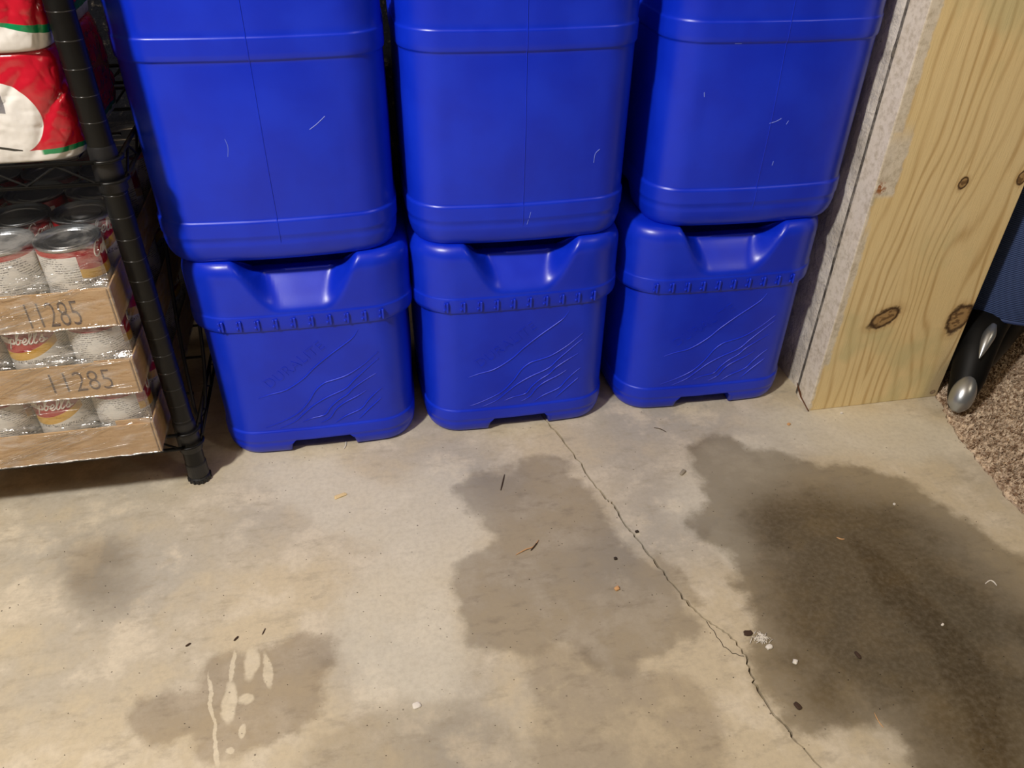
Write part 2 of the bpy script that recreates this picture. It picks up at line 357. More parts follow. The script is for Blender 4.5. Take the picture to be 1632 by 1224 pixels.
# ------------------------------------------------------------------ timber board
BY, BX0, BX1 = 0.850, 0.6395, 0.8605
def wood_mat():
    t = NT('pine_board'); P = t.coord(); X, Y, Z = t.sep(P)
    knots = [((1410, 507), 0.0225, 0.0135, 0.55), ((1529, 508), 0.0170, 0.0230, -0.3), ((1535, 292), 0.0060, 0.0085, -0.4), ((1487, 625), 0.004, 0.0035, 0), ((1629, 284), 0.0065, 0.0090, 0)]
    warp = None; kd = None; kr = None
    base = t.math('ADD', X, t.math('MULTIPLY', t.noise(t.vmath('MULTIPLY', P, (5, 1, 1.3)), 2.2, 2), 0.085))
    shift = None
    for (px, rx, rz, rot) in knots:
        c = on_wall(px[0], px[1], BY)
        dx = t.math('SUBTRACT', X, c.x); dz = t.math('SUBTRACT', Z, c.z)
        cr, sr = math.cos(rot), math.sin(rot)
        u = t.math('DIVIDE', t.math('ADD', t.math('MULTIPLY', dx, cr), t.math('MULTIPLY', dz, sr)), rx)
        v = t.math('DIVIDE', t.math('SUBTRACT', t.math('MULTIPLY', dz, cr), t.math('MULTIPLY', dx, sr)), rz)
        Ln = t.math('SQRT', t.math('ADD', t.math('MULTIPLY', u, u), t.math('MULTIPLY', v, v)))
        Ln = t.math('ADD', Ln, t.math('MULTIPLY', t.math('SUBTRACT', t.noise(P, 70, 4), 0.5), 0.9))
        hq = t.ss(Ln, 0.9, 1.9, 1, 0); kh = hq if kd is None else t.math('MAXIMUM', kh, hq)
        k = t.ss(Ln, 0.85, 1.0, 1, 0); ring = t.math('MULTIPLY', t.ss(Ln, 0.62, 0.95), t.ss(Ln, 0.95, 1.25, 1, 0))
        kd = k if kd is None else t.math('MAXIMUM', kd, k); kr = ring if kr is None else t.math('MAXIMUM', kr, ring)
        g = t.math('POWER', 2.718, t.math('MULTIPLY', t.math('ADD', t.math('MULTIPLY', dx, dx), t.math('MULTIPLY', t.math('MULTIPLY', dz, dz), 0.3)), -1/(2.6*rx)**2))
        s = t.math('MULTIPLY', t.math('MULTIPLY', g, t.math('SIGN', dx)), -rx*0.9)
        shift = s if shift is None else t.math('ADD', shift, s)
    base = t.math('ADD', base, shift)
    # cathedral rings below the middle of the board
    cc = on_wall(1480, 470, BY); ex = t.math('SUBTRACT', X, cc.x); ez = t.math('MULTIPLY', t.math('SUBTRACT', Z, cc.z), 0.22)
    base = t.math('ADD', base, t.math('MULTIPLY', t.math('POWER', 2.718, t.math('MULTIPLY', t.math('ADD', t.math('MULTIPLY', ex, ex), t.math('MULTIPLY', ez, ez)), -900.0)), 0.045))
    ph = t.math('ADD', t.math('MULTIPLY', base, 340.0), t.math('MULTIPLY', t.noise(t.vmath('MULTIPLY', P, (60, 1, 4)), 1.0, 2), 3.0))
    wv = t.math('ADD', t.math('MULTIPLY', t.math('SINE', ph), 0.5), 0.5)
    late = t.math('MULTIPLY', t.math('POWER', wv, 4.0), t.ss(t.noise(t.vmath('MULTIPLY', P, (22, 1, 2)), 1.5, 3), 0.35, 0.65, 0.35, 1.0))
    fine = t.noise(t.vmath('MULTIPLY', P, (700, 300, 22)), 1.0, 4, 0.7)
    c = t.mix(t.noise(P, 9, 4), lin(232, 206, 148), lin(240, 220, 172))
    c = t.mix(t.math('MULTIPLY', late, 0.62), c, lin(178, 138, 78))
    c = t.mix(t.ss(fine, 0.45, 0.8, 0, 0.3), c, lin(186, 156, 100))
    grn = t.ss(t.noise(t.vmath('MULTIPLY', P, (7, 1, 5)), 1.6, 3), 0.5, 0.68, 0, 0.55); c = t.mix(grn, c, lin(196, 190, 142))
    c = t.mix(t.math('MULTIPLY', kh, 0.45), c, lin(176, 134, 80)); c = t.mix(t.math('MULTIPLY', kd, 0.7), c, lin(150, 116, 72)); c = t.mix(t.math('MULTIPLY', kd, t.math('MULTIPLY', t.ss(t.noise(t.vmath('MULTIPLY', P, (90, 1, 160)), 1.0, 4), .5, .6), .7)), c, lin(84, 56, 32)); c = t.mix(t.math('MULTIPLY', kr, 0.95), c, lin(60, 38, 22))
    # plaster dragged over the left edge, in steps
    mX = t.math('ADD', X, t.math('MULTIPLY', t.math('SUBTRACT', t.noise(P, 70, 4, 0.7), 0.5), 0.012))
    def upto(zlo, zhi, xr):
        return t.math('MULTIPLY', t.math('MULTIPLY', t.ss(Z, zlo-0.004, zlo+0.004), t.ss(Z, zhi-0.02, zhi+0.02, 1, 0)), t.ss(mX, xr-0.002, xr+0.002, 1, 0))
    pl = t.math('MAXIMUM', t.math('MAXIMUM', upto(-0.1, 2.5, BX0+0.0035), upto(0.085, 0.30, BX0+0.011)), t.math('MAXIMUM', upto(0.348, 0.43, BX0+0.030), upto(0.43, 2.5, BX0+0.015)))
    side = t.ss(t.math('SUBTRACT', X, BX0), 0.0005, 0.0012, 1, 0)
    pl = t.math('MAXIMUM', pl, side)
    pc = t.mix(t.ss(t.noise(P, 110, 5, 0.7), 0.4, 0.7), lin(228, 221, 208), lin(190, 181, 164))
    c = t.mix(t.math('MULTIPLY', pl, 0.86), c, pc)
    edgeR = t.math('MULTIPLY', t.ss(X, BX1-0.032, BX1-0.012), t.ss(Z, 0.0, 0.16, 1, 0)); c = t.mix(t.math('MULTIPLY', edgeR, 0.55), c, lin(176, 160, 136))
    rust = t.math('MULTIPLY', t.ss(t.vmath('LENGTH', t.vmath('SUBTRACT', P, on_wall(1404, 300, BY))), 0.004, 0.012, 1, 0), t.ss(t.noise(P, 150, 3), 0.45, 0.6)); c = t.mix(rust, c, lin(160, 104, 62))
    t.set(Base_Color=c, Roughness=0.62, Specular_IOR_Level=0.3)
    t.bump(t.math('ADD', t.math('MULTIPLY', late, -0.6), t.math('ADD', fine, t.math('MULTIPLY', kr, -2.0))), 0.45, 0.0008)
    return t.m
bm = bmesh.new(); add_box(bm, (BX0, BY, 0.0), (BX1, BY+0.0380, 2.3), 0.0016)
board = tag(link('timber_board', bm, wood_mat()), 'upright knotty yellow pine board fixed to the end of the concrete wall', 'board')
bm = bmesh.new()   # thin curled scrap at the foot of the board
for (a, b) in [((1271, 606), (1284, 656))]:
    p, q = on_floor(1272, 640), on_floor(1286, 657)
    add_tube(bm, [p+Vector((-0.004, 0.01, 0.030)), p+Vector((0.000, 0.006, 0.018)), p+Vector((0.004, 0.000, 0.008)), q+Vector((0.002, 0, 0.002))], [0.001, 0.003, 0.0035, 0.0015], 6, flat=0.35)
tag(link('rusty_shim', bm, plain('rust', lin(96, 60, 36), 0.85)), 'thin rusty brown sliver standing at the left foot of the pine board', 'shim')

# ------------------------------------------------------------------ blue water containers
def blue_mat():
    t = NT('blue_plastic'); P = t.coord(); n = t.noise(P, 420, 3, 0.6); n2 = t.noise(P, 14, 3)
    c = t.mix(t.ss(n2, 0.3, 0.7), (0.0025, 0.024, 0.58), (0.0040, 0.034, 0.68))
    sc = t.noise(t.vmath('MULTIPLY', P, (60, 60, 300)), 1.0, 5, 0.75); c = t.mix(t.ss(sc, 0.74, 0.82, 0, 0.15), c, (0.12, 0.18, 0.65))
    t.set(Base_Color=c, Roughness=t.ss(n2, 0.3, 0.7, 0.30, 0.38), Specular_IOR_Level=0.5)
    t.bump(n, 0.06, 0.0006); return t.m
M_blue = blue_mat()
CA, CB, CR, CT = 0.1335, 0.1335, 0.050, 0.3000
def inset(z):
    pts = [(0, .018), (.003, .0115), (.007, .0070), (.013, .0034), (.020, .0014), (.0248, .0010), (.0256, 0), (.0418, 0), (.0430, .0010), (.0442, .0021),
           (.203, .0022), (.2052, .0019), (.2064, 0), (.2270, 0), (.2285, .0010), (.2320, .0014), (.279, .0014)]
    if z >= .279:
        u = min(1, (z-.279)/(CT-.279)); return .0014+.0135*(1-math.sqrt(max(0, 1-u*u)))
    for (a, ia), (b, ib) in zip(pts, pts[1:]):
        if a <= z <= b: return ia+(ib-ia)*(z-a)/(b-a)
    return 0
def bulge(u, z, side):    # u in -1..1 across the face
    k = max(0, 1-u*u); v = math.sin(PI*min(1, max(0, (z-.045)/.16))) if .045 < z < .205 else 0
    return k*((.0022 if not side else .0042)+(.0016 if not side else .0030)*v)+.0006*noise.noise(Vector((u*2.2, z*14, 5 if side else 1)))*k
def pocket(x, z):
    hw = .034+.036*min(1, max(0, (z-.236)/.075)); return 1-sm(hw-.011, hw+.012, abs(x))
def notch(x): return 1-sm(.040, .046, abs(x))
def front_y(x, z): return -(CB-inset(z)+bulge(x/(CA-CR), z, False))
def up(z): 
    K = [(0, 0), (.0256, .0335), (.0435, .0540), (.206, .2310), (.2285, .2540), (CT, .3250)]
    for (a, ia), (b, ib) in zip(K, K[1:]):
        if z <= b: return ia+(ib-ia)*(z-a)/(b-a)
    return z+.025
def container_mesh(tall=False):
    ring = []; NS, NC = 40, 9
    # front side (−y) left→right, corner, right side...
    for s in range(4):
        for k in range(NS):
            u = -1+2*k/NS; h = CA-CR
            p = [(u*h, -CB), (CA, u*h), (-u*h, CB), (-CA, -u*h)][s]; n = [(0, -1), (1, 0), (0, 1), (-1, 0)][s]
            ring.append((p[0], p[1], n[0], n[1], u, s))
        for k in range(NC):
            a = -PI/2+s*PI/2+(PI/2)*k/NC; cx = [1, 1, -1, -1][s]*(CA-CR); cy = [-1, 1, 1, -1][s]*(CB-CR)
            ring.append((cx+CR*math.cos(a), cy+CR*math.sin(a), math.cos(a), math.sin(a), 1.0, 4))
    zs = [0, .0015, .003, .005, .007, .010, .013, .0165, .0185, .020, .0245, .0262, .028, .034, .040, .0415, .0427, .0435, .0445, .0455]
    zs += [.05+.01*i for i in range(15)]+[.1995, .2005, .202, .2035, .205, .206, .2075, .213, .220, .2255, .227, .2278, .2287, .230, .232, .236]
    zs += [.239+.004*i for i in range(11)]+[.2820, .2850, .2880, .2905, .2930, .2950, .2967, .2982, .2994, CT]
    bm = bmesh.new(); rows = []
    for z in zs:
        row = []
        for (x, y, nx, ny, u, s) in ring:
            i = inset(z)*(.58 if z < .02 else 1); b = bulge(u, z, s in (1, 3)) if s < 4 else 0
            X = x-nx*(i-b); Y = y-ny*(i-b); Z = z
            if s in (0, 2):
                w = pocket(x, z); k = min(1, max(0, (z-.232)/.041)); k = k*k*(3-2*k)*0.4+k*0.6
                Y -= ny*w*k*.036; Z -= w*max(0, z-.2740)
                if w > 0 and z > .286: Y -= ny*0
                Z = max(Z, .0235*notch(x)) if z < .0235 else Z
            if not tall: X += nx*abs(nx)*.0078*sm(.2045, .2085, z)
            row.append(bm.verts.new((X, Y, Z)))
        rows.append(row)
    def T(x, y):
        w = 1-sm(.056, .086, abs(x)); d = CB-abs(y)
        P = .2740 if d < .040 else .2740-.045*sm(.040, .062, d)
        P += .085*sm(.105, .128, d); P = min(P, CT-.003)
        return CT-w*(CT-P)
    base = [v.co.copy() for v in rows[-1]]
    for k in range(1, 15):
        f = 1-k/15.0; row = []
        for c in base:
            x, y = c.x*f, c.y*f; t0 = T(x, y)
            row.append(bm.verts.new((x, y, t0 if k > 2 else c.z+(t0-c.z)*k/3)))
        rows.append(row)
    n = len(ring)
    for a, b in zip(rows, rows[1:]):
        for k in range(n): q = (k+1) % n; bm.faces.new((a[k], a[q], b[q], b[k]))
    bm.faces.new(rows[-1])
    bot = []
    base = [v.co.copy() for v in rows[0]]
    prev = rows[0]
    for f in (0.9, 0.6, 0.3):
        row = [bm.verts.new((c.x*f, c.y*f, .0235*notch(c.x*f))) for c in base]
        for k in range(n): q = (k+1) % n; bm.faces.new((row[k], row[q], prev[q], prev[k]))
        prev = row
    bm.faces.new(prev[::-1])
    if tall:
        for v in bm.verts: v.co.z = up(v.co.z)
    me = bpy.data.meshes.new('body'); bm.to_mesh(me); bm.free()
    for p in me.polygons: p.use_smooth = True
    me.materials.append(M_blue); return me
ME_body = container_mesh(); ME_body_tall = container_mesh(True)
def bar_mesh():
    bm = bmesh.new(); add_box(bm, (-.0015, -.0026, -.0072), (.0017, .0016, .0072), .0012); add_box(bm, (-.0048, -.0016, .0020), (-.0026, .0009, .0060), .0007)
    add_box(bm, (-.0056, -.0014, -.0058), (-.0028, .0008, -.0024), .0007)
    me = bpy.data.meshes.new('moulded_tick'); bm.to_mesh(me); bm.free(); me.materials.append(M_blue)
    for p in me.polygons: p.use_smooth = True
    return me
ME_tick = bar_mesh()
# waves and lettering are laid out in local coordinates (x, z) on the front panel
def wave_local(px, base):   # pixel on the first lower container → local x, z
    p = on_wall(px[0], px[1], 0.8885); return (p.x+0.0905, p.z)
def zi(pts, o, s): return [(o[0]+a/s, o[1]+b/s) for a, b in pts]
o1, s1 = (420, 510), 6.8
waves_px = [zi([(-60, 850), (60, 800), (240, 740), (420, 620), (540, 500), (700, 370), (870, 250), (960, 180), (1015, 100)], o1, s1),
            zi([(20, 1165), (180, 1100), (360, 1000), (480, 870), (560, 740), (650, 665), (740, 635), (900, 580), (1080, 470), (1235, 340)], o1, s1),
            zi([(170, 1170), (330, 1090), (430, 1000), (540, 905), (690, 815), (880, 725), (980, 630), (1120, 510), (1240, 410)], o1, s1),
            zi([(420, 1095), (520, 1050), (660, 1010), (720, 930), (800, 855), (900, 790), (970, 720), (1110, 630), (1220, 570)], o1, s1),
            zi([(620, 1100), (720, 1040), (780, 950), (870, 880), (1010, 810), (1110, 750)], o1, s1),
            zi([(780, 1100), (880, 1030), (1050, 950), (1120, 870), (1190, 800), (1275, 730)], o1, s1),
            zi([(1030, 1060), (1120, 970), (1200, 900), (1270, 840)], o1, s1)]
ME_waves = []
for wp in waves_px:
    pts = catmull([Vector((*wave_local(p, 0), 0)) for p in wp], 6); bm = bmesh.new()
    n = len(pts); P3 = [(p.x, front_y(p.x, p.y)-0.0001, p.y) for p in pts]
    add_tube(bm, P3, [0.0011*min(1, 0.35+3*min(i, n-1-i)/n) for i in range(n)], 6)
    me = bpy.data.meshes.new('moulded_wave'); bm.to_mesh(me); bm.free(); me.materials.append(M_blue)
    for p in me.polygons: p.use_smooth = True
    ME_waves.append(me)
tm = text_mesh('DURALITE', 0.0205, 0.0012, 0.0, 1.08)
a, b = Vector(wave_local((430, 612), 0)), Vector(wave_local((530, 536), 0)); ang = math.atan2(b.y-a.y, b.x-a.x); mid = Vector((-0.022, 0.150))
for v in tm.vertices:
    x, y, z = v.co; X = mid.x+x*math.cos(ang)-y*math.sin(ang); Z = mid.y+x*math.sin(ang)+y*math.cos(ang)
    v.co = (X, front_y(X, Z)-z*0.45, Z)
tm.name = 'moulded_lettering'; tm.materials.clear(); tm.materials.append(M_blue); ME_text = tm
def seam_mesh(f=lambda z: z):
    bm = bmesh.new(); pts = []
    for i in range(90):
        z = .004+i*.288/89; pts.append(((CA-inset(z)+bulge(0, z, True))+0.0000, 0.0, f(z)))
    add_tube(bm, pts, 0.0006, 6)
    me = bpy.data.meshes.new('mould_seam'); bm.to_mesh(me); bm.free(); me.materials.append(M_blue)
    for p in me.polygons: p.use_smooth = True
    return me
ME_seam = seam_mesh(); ME_seam_tall = seam_mesh(up)
def handle_mesh():
    bm = bmesh.new(); add_tube(bm, catmull([(-.085, 0, CT-.004), (-.045, 0, CT-.0035), (.045, 0, CT-.0035), (.085, 0, CT-.004)], 4), .003, 10)
    me = bpy.data.meshes.new('ridge'); bm.to_mesh(me); bm.free(); me.materials.append(M_blue); return me
M_scuff = plain('scuffed_plastic', lin(120, 140, 230), 0.5)
def container(loc, rz, label, upper, scuffs=(), sx=1.0):
    t = thing('water_container', label, 'water container', loc, rz, 'stacked blue plastic water containers')
    t.scale = (sx if not upper else 1, sx if upper else 1, 1)
    link('body', ME_body_tall if upper else ME_body, None, t)
    sm_ = ME_seam_tall if upper else ME_seam
    link('mould_seam', sm_, None, t)
    o = link('mould_seam', sm_, None, t); o.rotation_euler = (0, 0, PI)
    if not upper:
        for k in range(10):
            x = -.0995+k*.0221; link('moulded_tick', ME_tick, None, t, loc=(x, front_y(min(max(x, -.087), .087), .2165)-.0002+(0.0 if abs(x) < .088 else (abs(x)-.0875)**2/(2*CR)), .2165))
        for me in ME_waves: link('moulded_wave', me, None, t)
        o = link('moulded_lettering', ME_text, None, t)
    for (pts, rad) in scuffs:     # (u across the visible face, z) – uppers show their +x side
        bm = bmesh.new()
        add_tube(bm, [(CA-inset(z)+bulge(u/(CA-CR), z, True), u, up(z)) for u, z in [tuple(p)[:2] for p in catmull([Vector((a, b, 0)) for a, b in pts], 4)]], rad, 5)
        link('scuff_mark', bm, M_scuff, t)
    return t
cl = {(0, 0): 'lower left blue container, its handle end under the big left container', }
FL = 0.905+CB-0.0035
container((-0.0895, 0.886+CB, 0), 0, 'blue container at floor level, nearest the black wire shelf', False)
container((0.1930, 0.886+CB, 0), 0, 'blue container at floor level in the middle, over the end of the floor crack', False)
container((0.4850, 0.888+CB, 0), -0.025, 'blue container at floor level, nearest the pine board', False)
UZ = CT-0.0005
container((-0.1010, 0.892+CB, UZ), -PI/2, 'large blue container stacked on top beside the black wire shelf', True,
          [([(.048, .138), (.056, .143), (.065, .150)], .0004), ([(-.038, .115), (-.036, .125), (-.0375, .133)], .0003)], 1.058)
container((0.1930, 0.892+CB, UZ), -PI/2-0.01, 'middle blue container of the top row', True,
          [([(.083, .085), (.084, .095), (.089, .100)], .0004), ([(.005, .020), (.008, .030), (.009, .034)], .0003)], 1.045)
container((0.5020, 0.895+CB, UZ), -PI/2-0.02, 'blue container of the top row beside the pine board', True,
          [([(-.002, .120), (.006, .122), (.012, .125)], .0005), ([(.014, .070), (.0145, .075)], .0005), ([(-.085, .15), (-.086, .155)], .0005),
           ([(-.06, .205), (-.052, .205)], .0005), ([(.02, .118), (.022, .122)], .0004)], 1.04)

# ------------------------------------------------------------------ black wire shelving
def black_metal():
    t = NT('black_enamel'); n = t.noise(t.coord(), 90, 3); t.set(Base_Color=(0.0055, 0.0055, 0.0055), Roughness=t.ss(n, .3, .7, .30, .40), Specular_IOR_Level=0.3); return t.m
M_black = black_metal(); M_bplast = plain('black_plastic', (0.011, 0.011, 0.012), 0.45)
PX, PY = -0.2570, 0.857; SD, SW = 0.345, 0.86
shelf = thing('wire_shelf_unit', 'black wire shelving unit with cases of cans and red bags, at the left', 'shelf', (PX, PY, 0))
R0 = 0.0127
prof = [(0, .02), (R0, .02)]; z = .030
while z < 1.75:
    prof += [(R0, z), (R0, z+.01)]; z += .0254
prof += [(R0, 1.78), (R0-.003, 1.785), (0, 1.785)]
bm = bmesh.new(); add_lathe(bm, prof, 28); ME_post = bpy.data.meshes.new('post'); bm.to_mesh(ME_post); bm.free(); ME_post.materials.append(M_black)
for p in ME_post.polygons: p.use_smooth = True
bm = bmesh.new(); z = 0; add_lathe(bm, [(R0-.0002, z-.0007), (R0+.0003, z-.0004), (R0+.0003, z+.0004), (R0-.0002, z+.0007)], 28)
ME_rings = bpy.data.meshes.new('height_mark'); bm.to_mesh(ME_rings); bm.free(); ME_rings.materials.append(plain('polished_black', (.02, .02, .02), .22))
for p in ME_rings.polygons: p.use_smooth = True
bm = bmesh.new(); add_lathe(bm, [(0, 0), (.0125, 0), (.0145, .002), (.0145, .007), (.0130, .009), (.0136, .010), (.0136, .030), (.0129, .032)], 28)
for k in range(16):
    a = k*2*PI/16; add_box(bm, (math.cos(a)*.0145-.001, math.sin(a)*.0145-.001, .0012), (math.cos(a)*.0145+.001, math.sin(a)*.0145+.001, .0068))
ME_foot = bpy.data.meshes.new('leveling_foot'); bm.to_mesh(ME_foot); bm.free(); ME_foot.materials.append(M_bplast)
bm = bmesh.new(); add_lathe(bm, [(.0129, -.022), (.0148, -.022), (.0143, .006), (.0136, .024), (.0129, .026)], 28)
ME_col = bpy.data.meshes.new('collar'); bm.to_mesh(ME_col); bm.free(); ME_col.materials.append(M_bplast)
for p in ME_col.polygons: p.use_smooth = True
SH = [0.0885, 0.449, 0.90, 1.35]
for (x, y) in ((0, 0), (-SW, 0), (0, SD), (-SW, SD)):
    po = link('post', ME_post, None, shelf, loc=(x, y, 0)); [link('height_mark', ME_rings, None, po, loc=(0, 0, .030+.0254*q_)) for q_ in range(68) if (x == 0 and y == 0 and q_ < 32)]; link('leveling_foot', ME_foot, None, shelf, loc=(x, y, 0))
    for h in SH[:2] if (x == 0) else SH[:2]: link('collar', ME_col, None, shelf, loc=(x, y, h-.012))
def wire(pts, r=.0022, seg=8): bm = bmesh.new(); add_tube(bm, pts, r, seg); return bm
bm = wire([(0, -0.000, 0), (0, SD, 0)], .0014, 6); ME_deck = bpy.data.meshes.new('deck_wire'); bm.to_mesh(ME_deck); bm.free(); ME_deck.materials.append(M_black)
for h in SH[:2]:
    g = .0145
    for yy in (-g, SD+g):
        y0 = yy
        # top rail wraps round the corner collars
        def rail(z, r=.0024):
            return wire([(-SW-.004, y0, z), (-.004, y0, z)], r, 8)
        link('rail', rail(h), M_black, shelf, True)
        link('rail', rail(h-.0225), M_black, shelf, True)
        pts = []; n = 26
        for k in range(n+1): pts.append((-.012-k*(SW-.024)/n, y0, h-.0015 if k % 2 else h-.021))
        link('truss_wire', wire(pts, .0015, 6), M_black, shelf)
    for xx in (g, -SW-g):
        link('rail', wire([(xx, 0, h), (xx, SD, h)], .0024), M_black, shelf, True); link('rail', wire([(xx, 0, h-.0225), (xx, SD, h-.0225)], .0024), M_black, shelf, True)
        pts = []; n = 12
        for k in range(n+1): pts.append((xx, .012+k*(SD-.024)/n, h-.0015 if k % 2 else h-.021))
        link('truss_wire', wire(pts, .0015, 6), M_black, shelf)
    for (cx0, cy0, a0) in ((0, 0, -90), (0, SD, 0), (-SW, SD, 90), (-SW, 0, 180)):
        for dz in (0, -.0225):
            link('corner_loop', wire([(cx0+g*1.18*math.cos(math.radians(a0+q*10)), cy0+g*1.18*math.sin(math.radians(a0+q*10)), h+dz) for q in range(-2, 12)], .0022), M_black, shelf, True)
    for k in range(34):
        link('deck_wire', ME_deck, None, shelf, loc=(-.025-k*.0246, 0, h+.0005))
    for q in (0.08, 0.17, 0.26): link('cross_wire', wire([(-SW, q, h-.003), (0, q, h-.003)], .002), M_black, shelf)

# ------------------------------------------------------------------ cases of soup cans
def card_mat():
    t = NT('cardboard'); P = t.coord(); n = t.noise(t.vmath('MULTIPLY', P, (1, 1, 6)), 40, 4); fl_ = t.noise(P, 260, 4)
    c = t.mix(t.ss(n, .3, .7), lin(196, 158, 112), lin(210, 174, 128)); c = t.mix(t.ss(fl_, .6, .8, 0, .4), c, lin(170, 132, 92)); t.set(Base_Color=c, Roughness=.8, Specular_IOR_Level=.2); t.bump(n, .2, .0006); return t.m
M_card = card_mat(); M_ink = plain('printing_ink', lin(92, 72, 66), .8); M_cflute = plain('cardboard_edge', lin(150, 116, 78), .9)
def can_label_mat():
    t = NT('can_label'); P = t.coord(); X, Y, Z = t.sep(P); A = t.math('ARCTAN2', X, t.math('MULTIPLY', Y, -1.0))  # 0 at the front (−y), + to the right
    # red above a swoosh that climbs to the right
    edge_ = t.math('ADD', t.math('ADD', .0605, t.math('MULTIPLY', t.math('MULTIPLY', t.math('ADD', A, .5), t.math('ADD', A, .5)), .0050)), 0)
    red = t.ss(t.math('SUBTRACT', Z, edge_), -.0003, .0003); gold = t.math('MULTIPLY', t.ss(t.math('SUBTRACT', Z, t.math('SUBTRACT', edge_, .0105)), -.0003, .0003), t.math('SUBTRACT', 1.0, red))
    side = t.math('GREATER_THAN', t.math('ABSOLUTE', t.math('ADD', A, .1)), 1.45)
    rim = t.ss(Z, .0805, .0812)
    white = lin(226, 224, 218); lines = t.math('MULTIPLY', t.math('GREATER_THAN', t.math('SINE', t.math('MULTIPLY', Z, 2300.0)), .35), t.ss(t.noise(t.comb(t.math('MULTIPLY', A, 38.0), t.math('MULTIPLY', Z, 370.0), 0.0), 1.0, 2), .45, .52))
    blocks = t.ss(t.noise(t.comb(t.math('MULTIPLY', A, 2.2), t.math('MULTIPLY', Z, 60.0), 3.0), 1.0, 1), .40, .46)
    panel = t.mix(t.math('MULTIPLY', t.math('MULTIPLY', lines, blocks), 1.0), white, lin(90, 88, 90))
    foot = t.math('MULTIPLY', t.math('MULTIPLY', t.ss(Z, .0470, .0476), t.ss(Z, .0515, .0521, 1, 0)), t.math('GREATER_THAN', t.noise(t.comb(t.math('MULTIPLY', A, 34.0), t.math('MULTIPLY', Z, 300.0), 7.0), 1.0, 1), .52))
    front = t.mix(red, t.mix(gold, t.mix(t.math('MULTIPLY', foot, .8), white, lin(40, 36, 36)), lin(212, 166, 62)), lin(168, 8, 22))
    c = t.mix(side, front, panel); c = t.mix(rim, c, lin(168, 8, 22))
    t.set(Base_Color=c, Roughness=.35, Specular_IOR_Level=.5); return t.m
M_label = can_label_mat()
def tin():
    t = NT('tin_lid'); X, Y, Z = t.sep(t.coord()); r = t.math('SQRT', t.math('ADD', t.math('MULTIPLY', X, X), t.math('MULTIPLY', Y, Y)))
    n = t.noise(t.coord(), 40, 3); t.set(Base_Color=t.mix(n, (.36, .38, .40), (.50, .52, .54)), Metallic=1.0, Roughness=.36); t.bump(t.math('SINE', t.math('MULTIPLY', r, 1400.0)), .08, .0004); return t.m
M_tin = tin()
RC, HC = 0.0333, 0.0910
def mesh_of(name, bm, mat, smooth=True):
    me = bpy.data.meshes.new(name); bm.to_mesh(me); bm.free(); me.materials.append(mat)
    if smooth:
        for p in me.polygons: p.use_smooth = True
    return me
bm = bmesh.new(); add_lathe(bm, [(0, 0.0005), (RC-.002, .0005), (RC-.002, .0035), (RC-.0006, .0045), (RC-.0006, HC-.0048), (RC-.0018, HC-.0038)], 44); ME_can = mesh_of('label_sleeve', bm, M_label)
bm = bmesh.new(); add_lathe(bm, [(RC-.0018, HC-.0042), (RC+.0001, HC-.0030), (RC+.0003, HC-.0008), (RC-.0006, HC), (RC-.0018, HC-.0004), (RC-.0026, HC-.0040), (RC-.0055, HC-.0040), (RC-.0065, HC-.0030),
                                  (RC-.0085, HC-.0030), (RC-.0095, HC-.0042), (RC-.0125, HC-.0042), (RC-.0135, HC-.0034), (0, HC-.0034)], 44); ME_lid = mesh_of('lid', bm, M_tin, False)
bm = bmesh.new(); add_lathe(bm, [(0, 0), (RC-.001, 0), (RC, .001), (RC+.0001, .003), (RC-.0012, .0042), (RC-.002, .0042)], 44); ME_rim = mesh_of('bottom_rim', bm, M_tin)
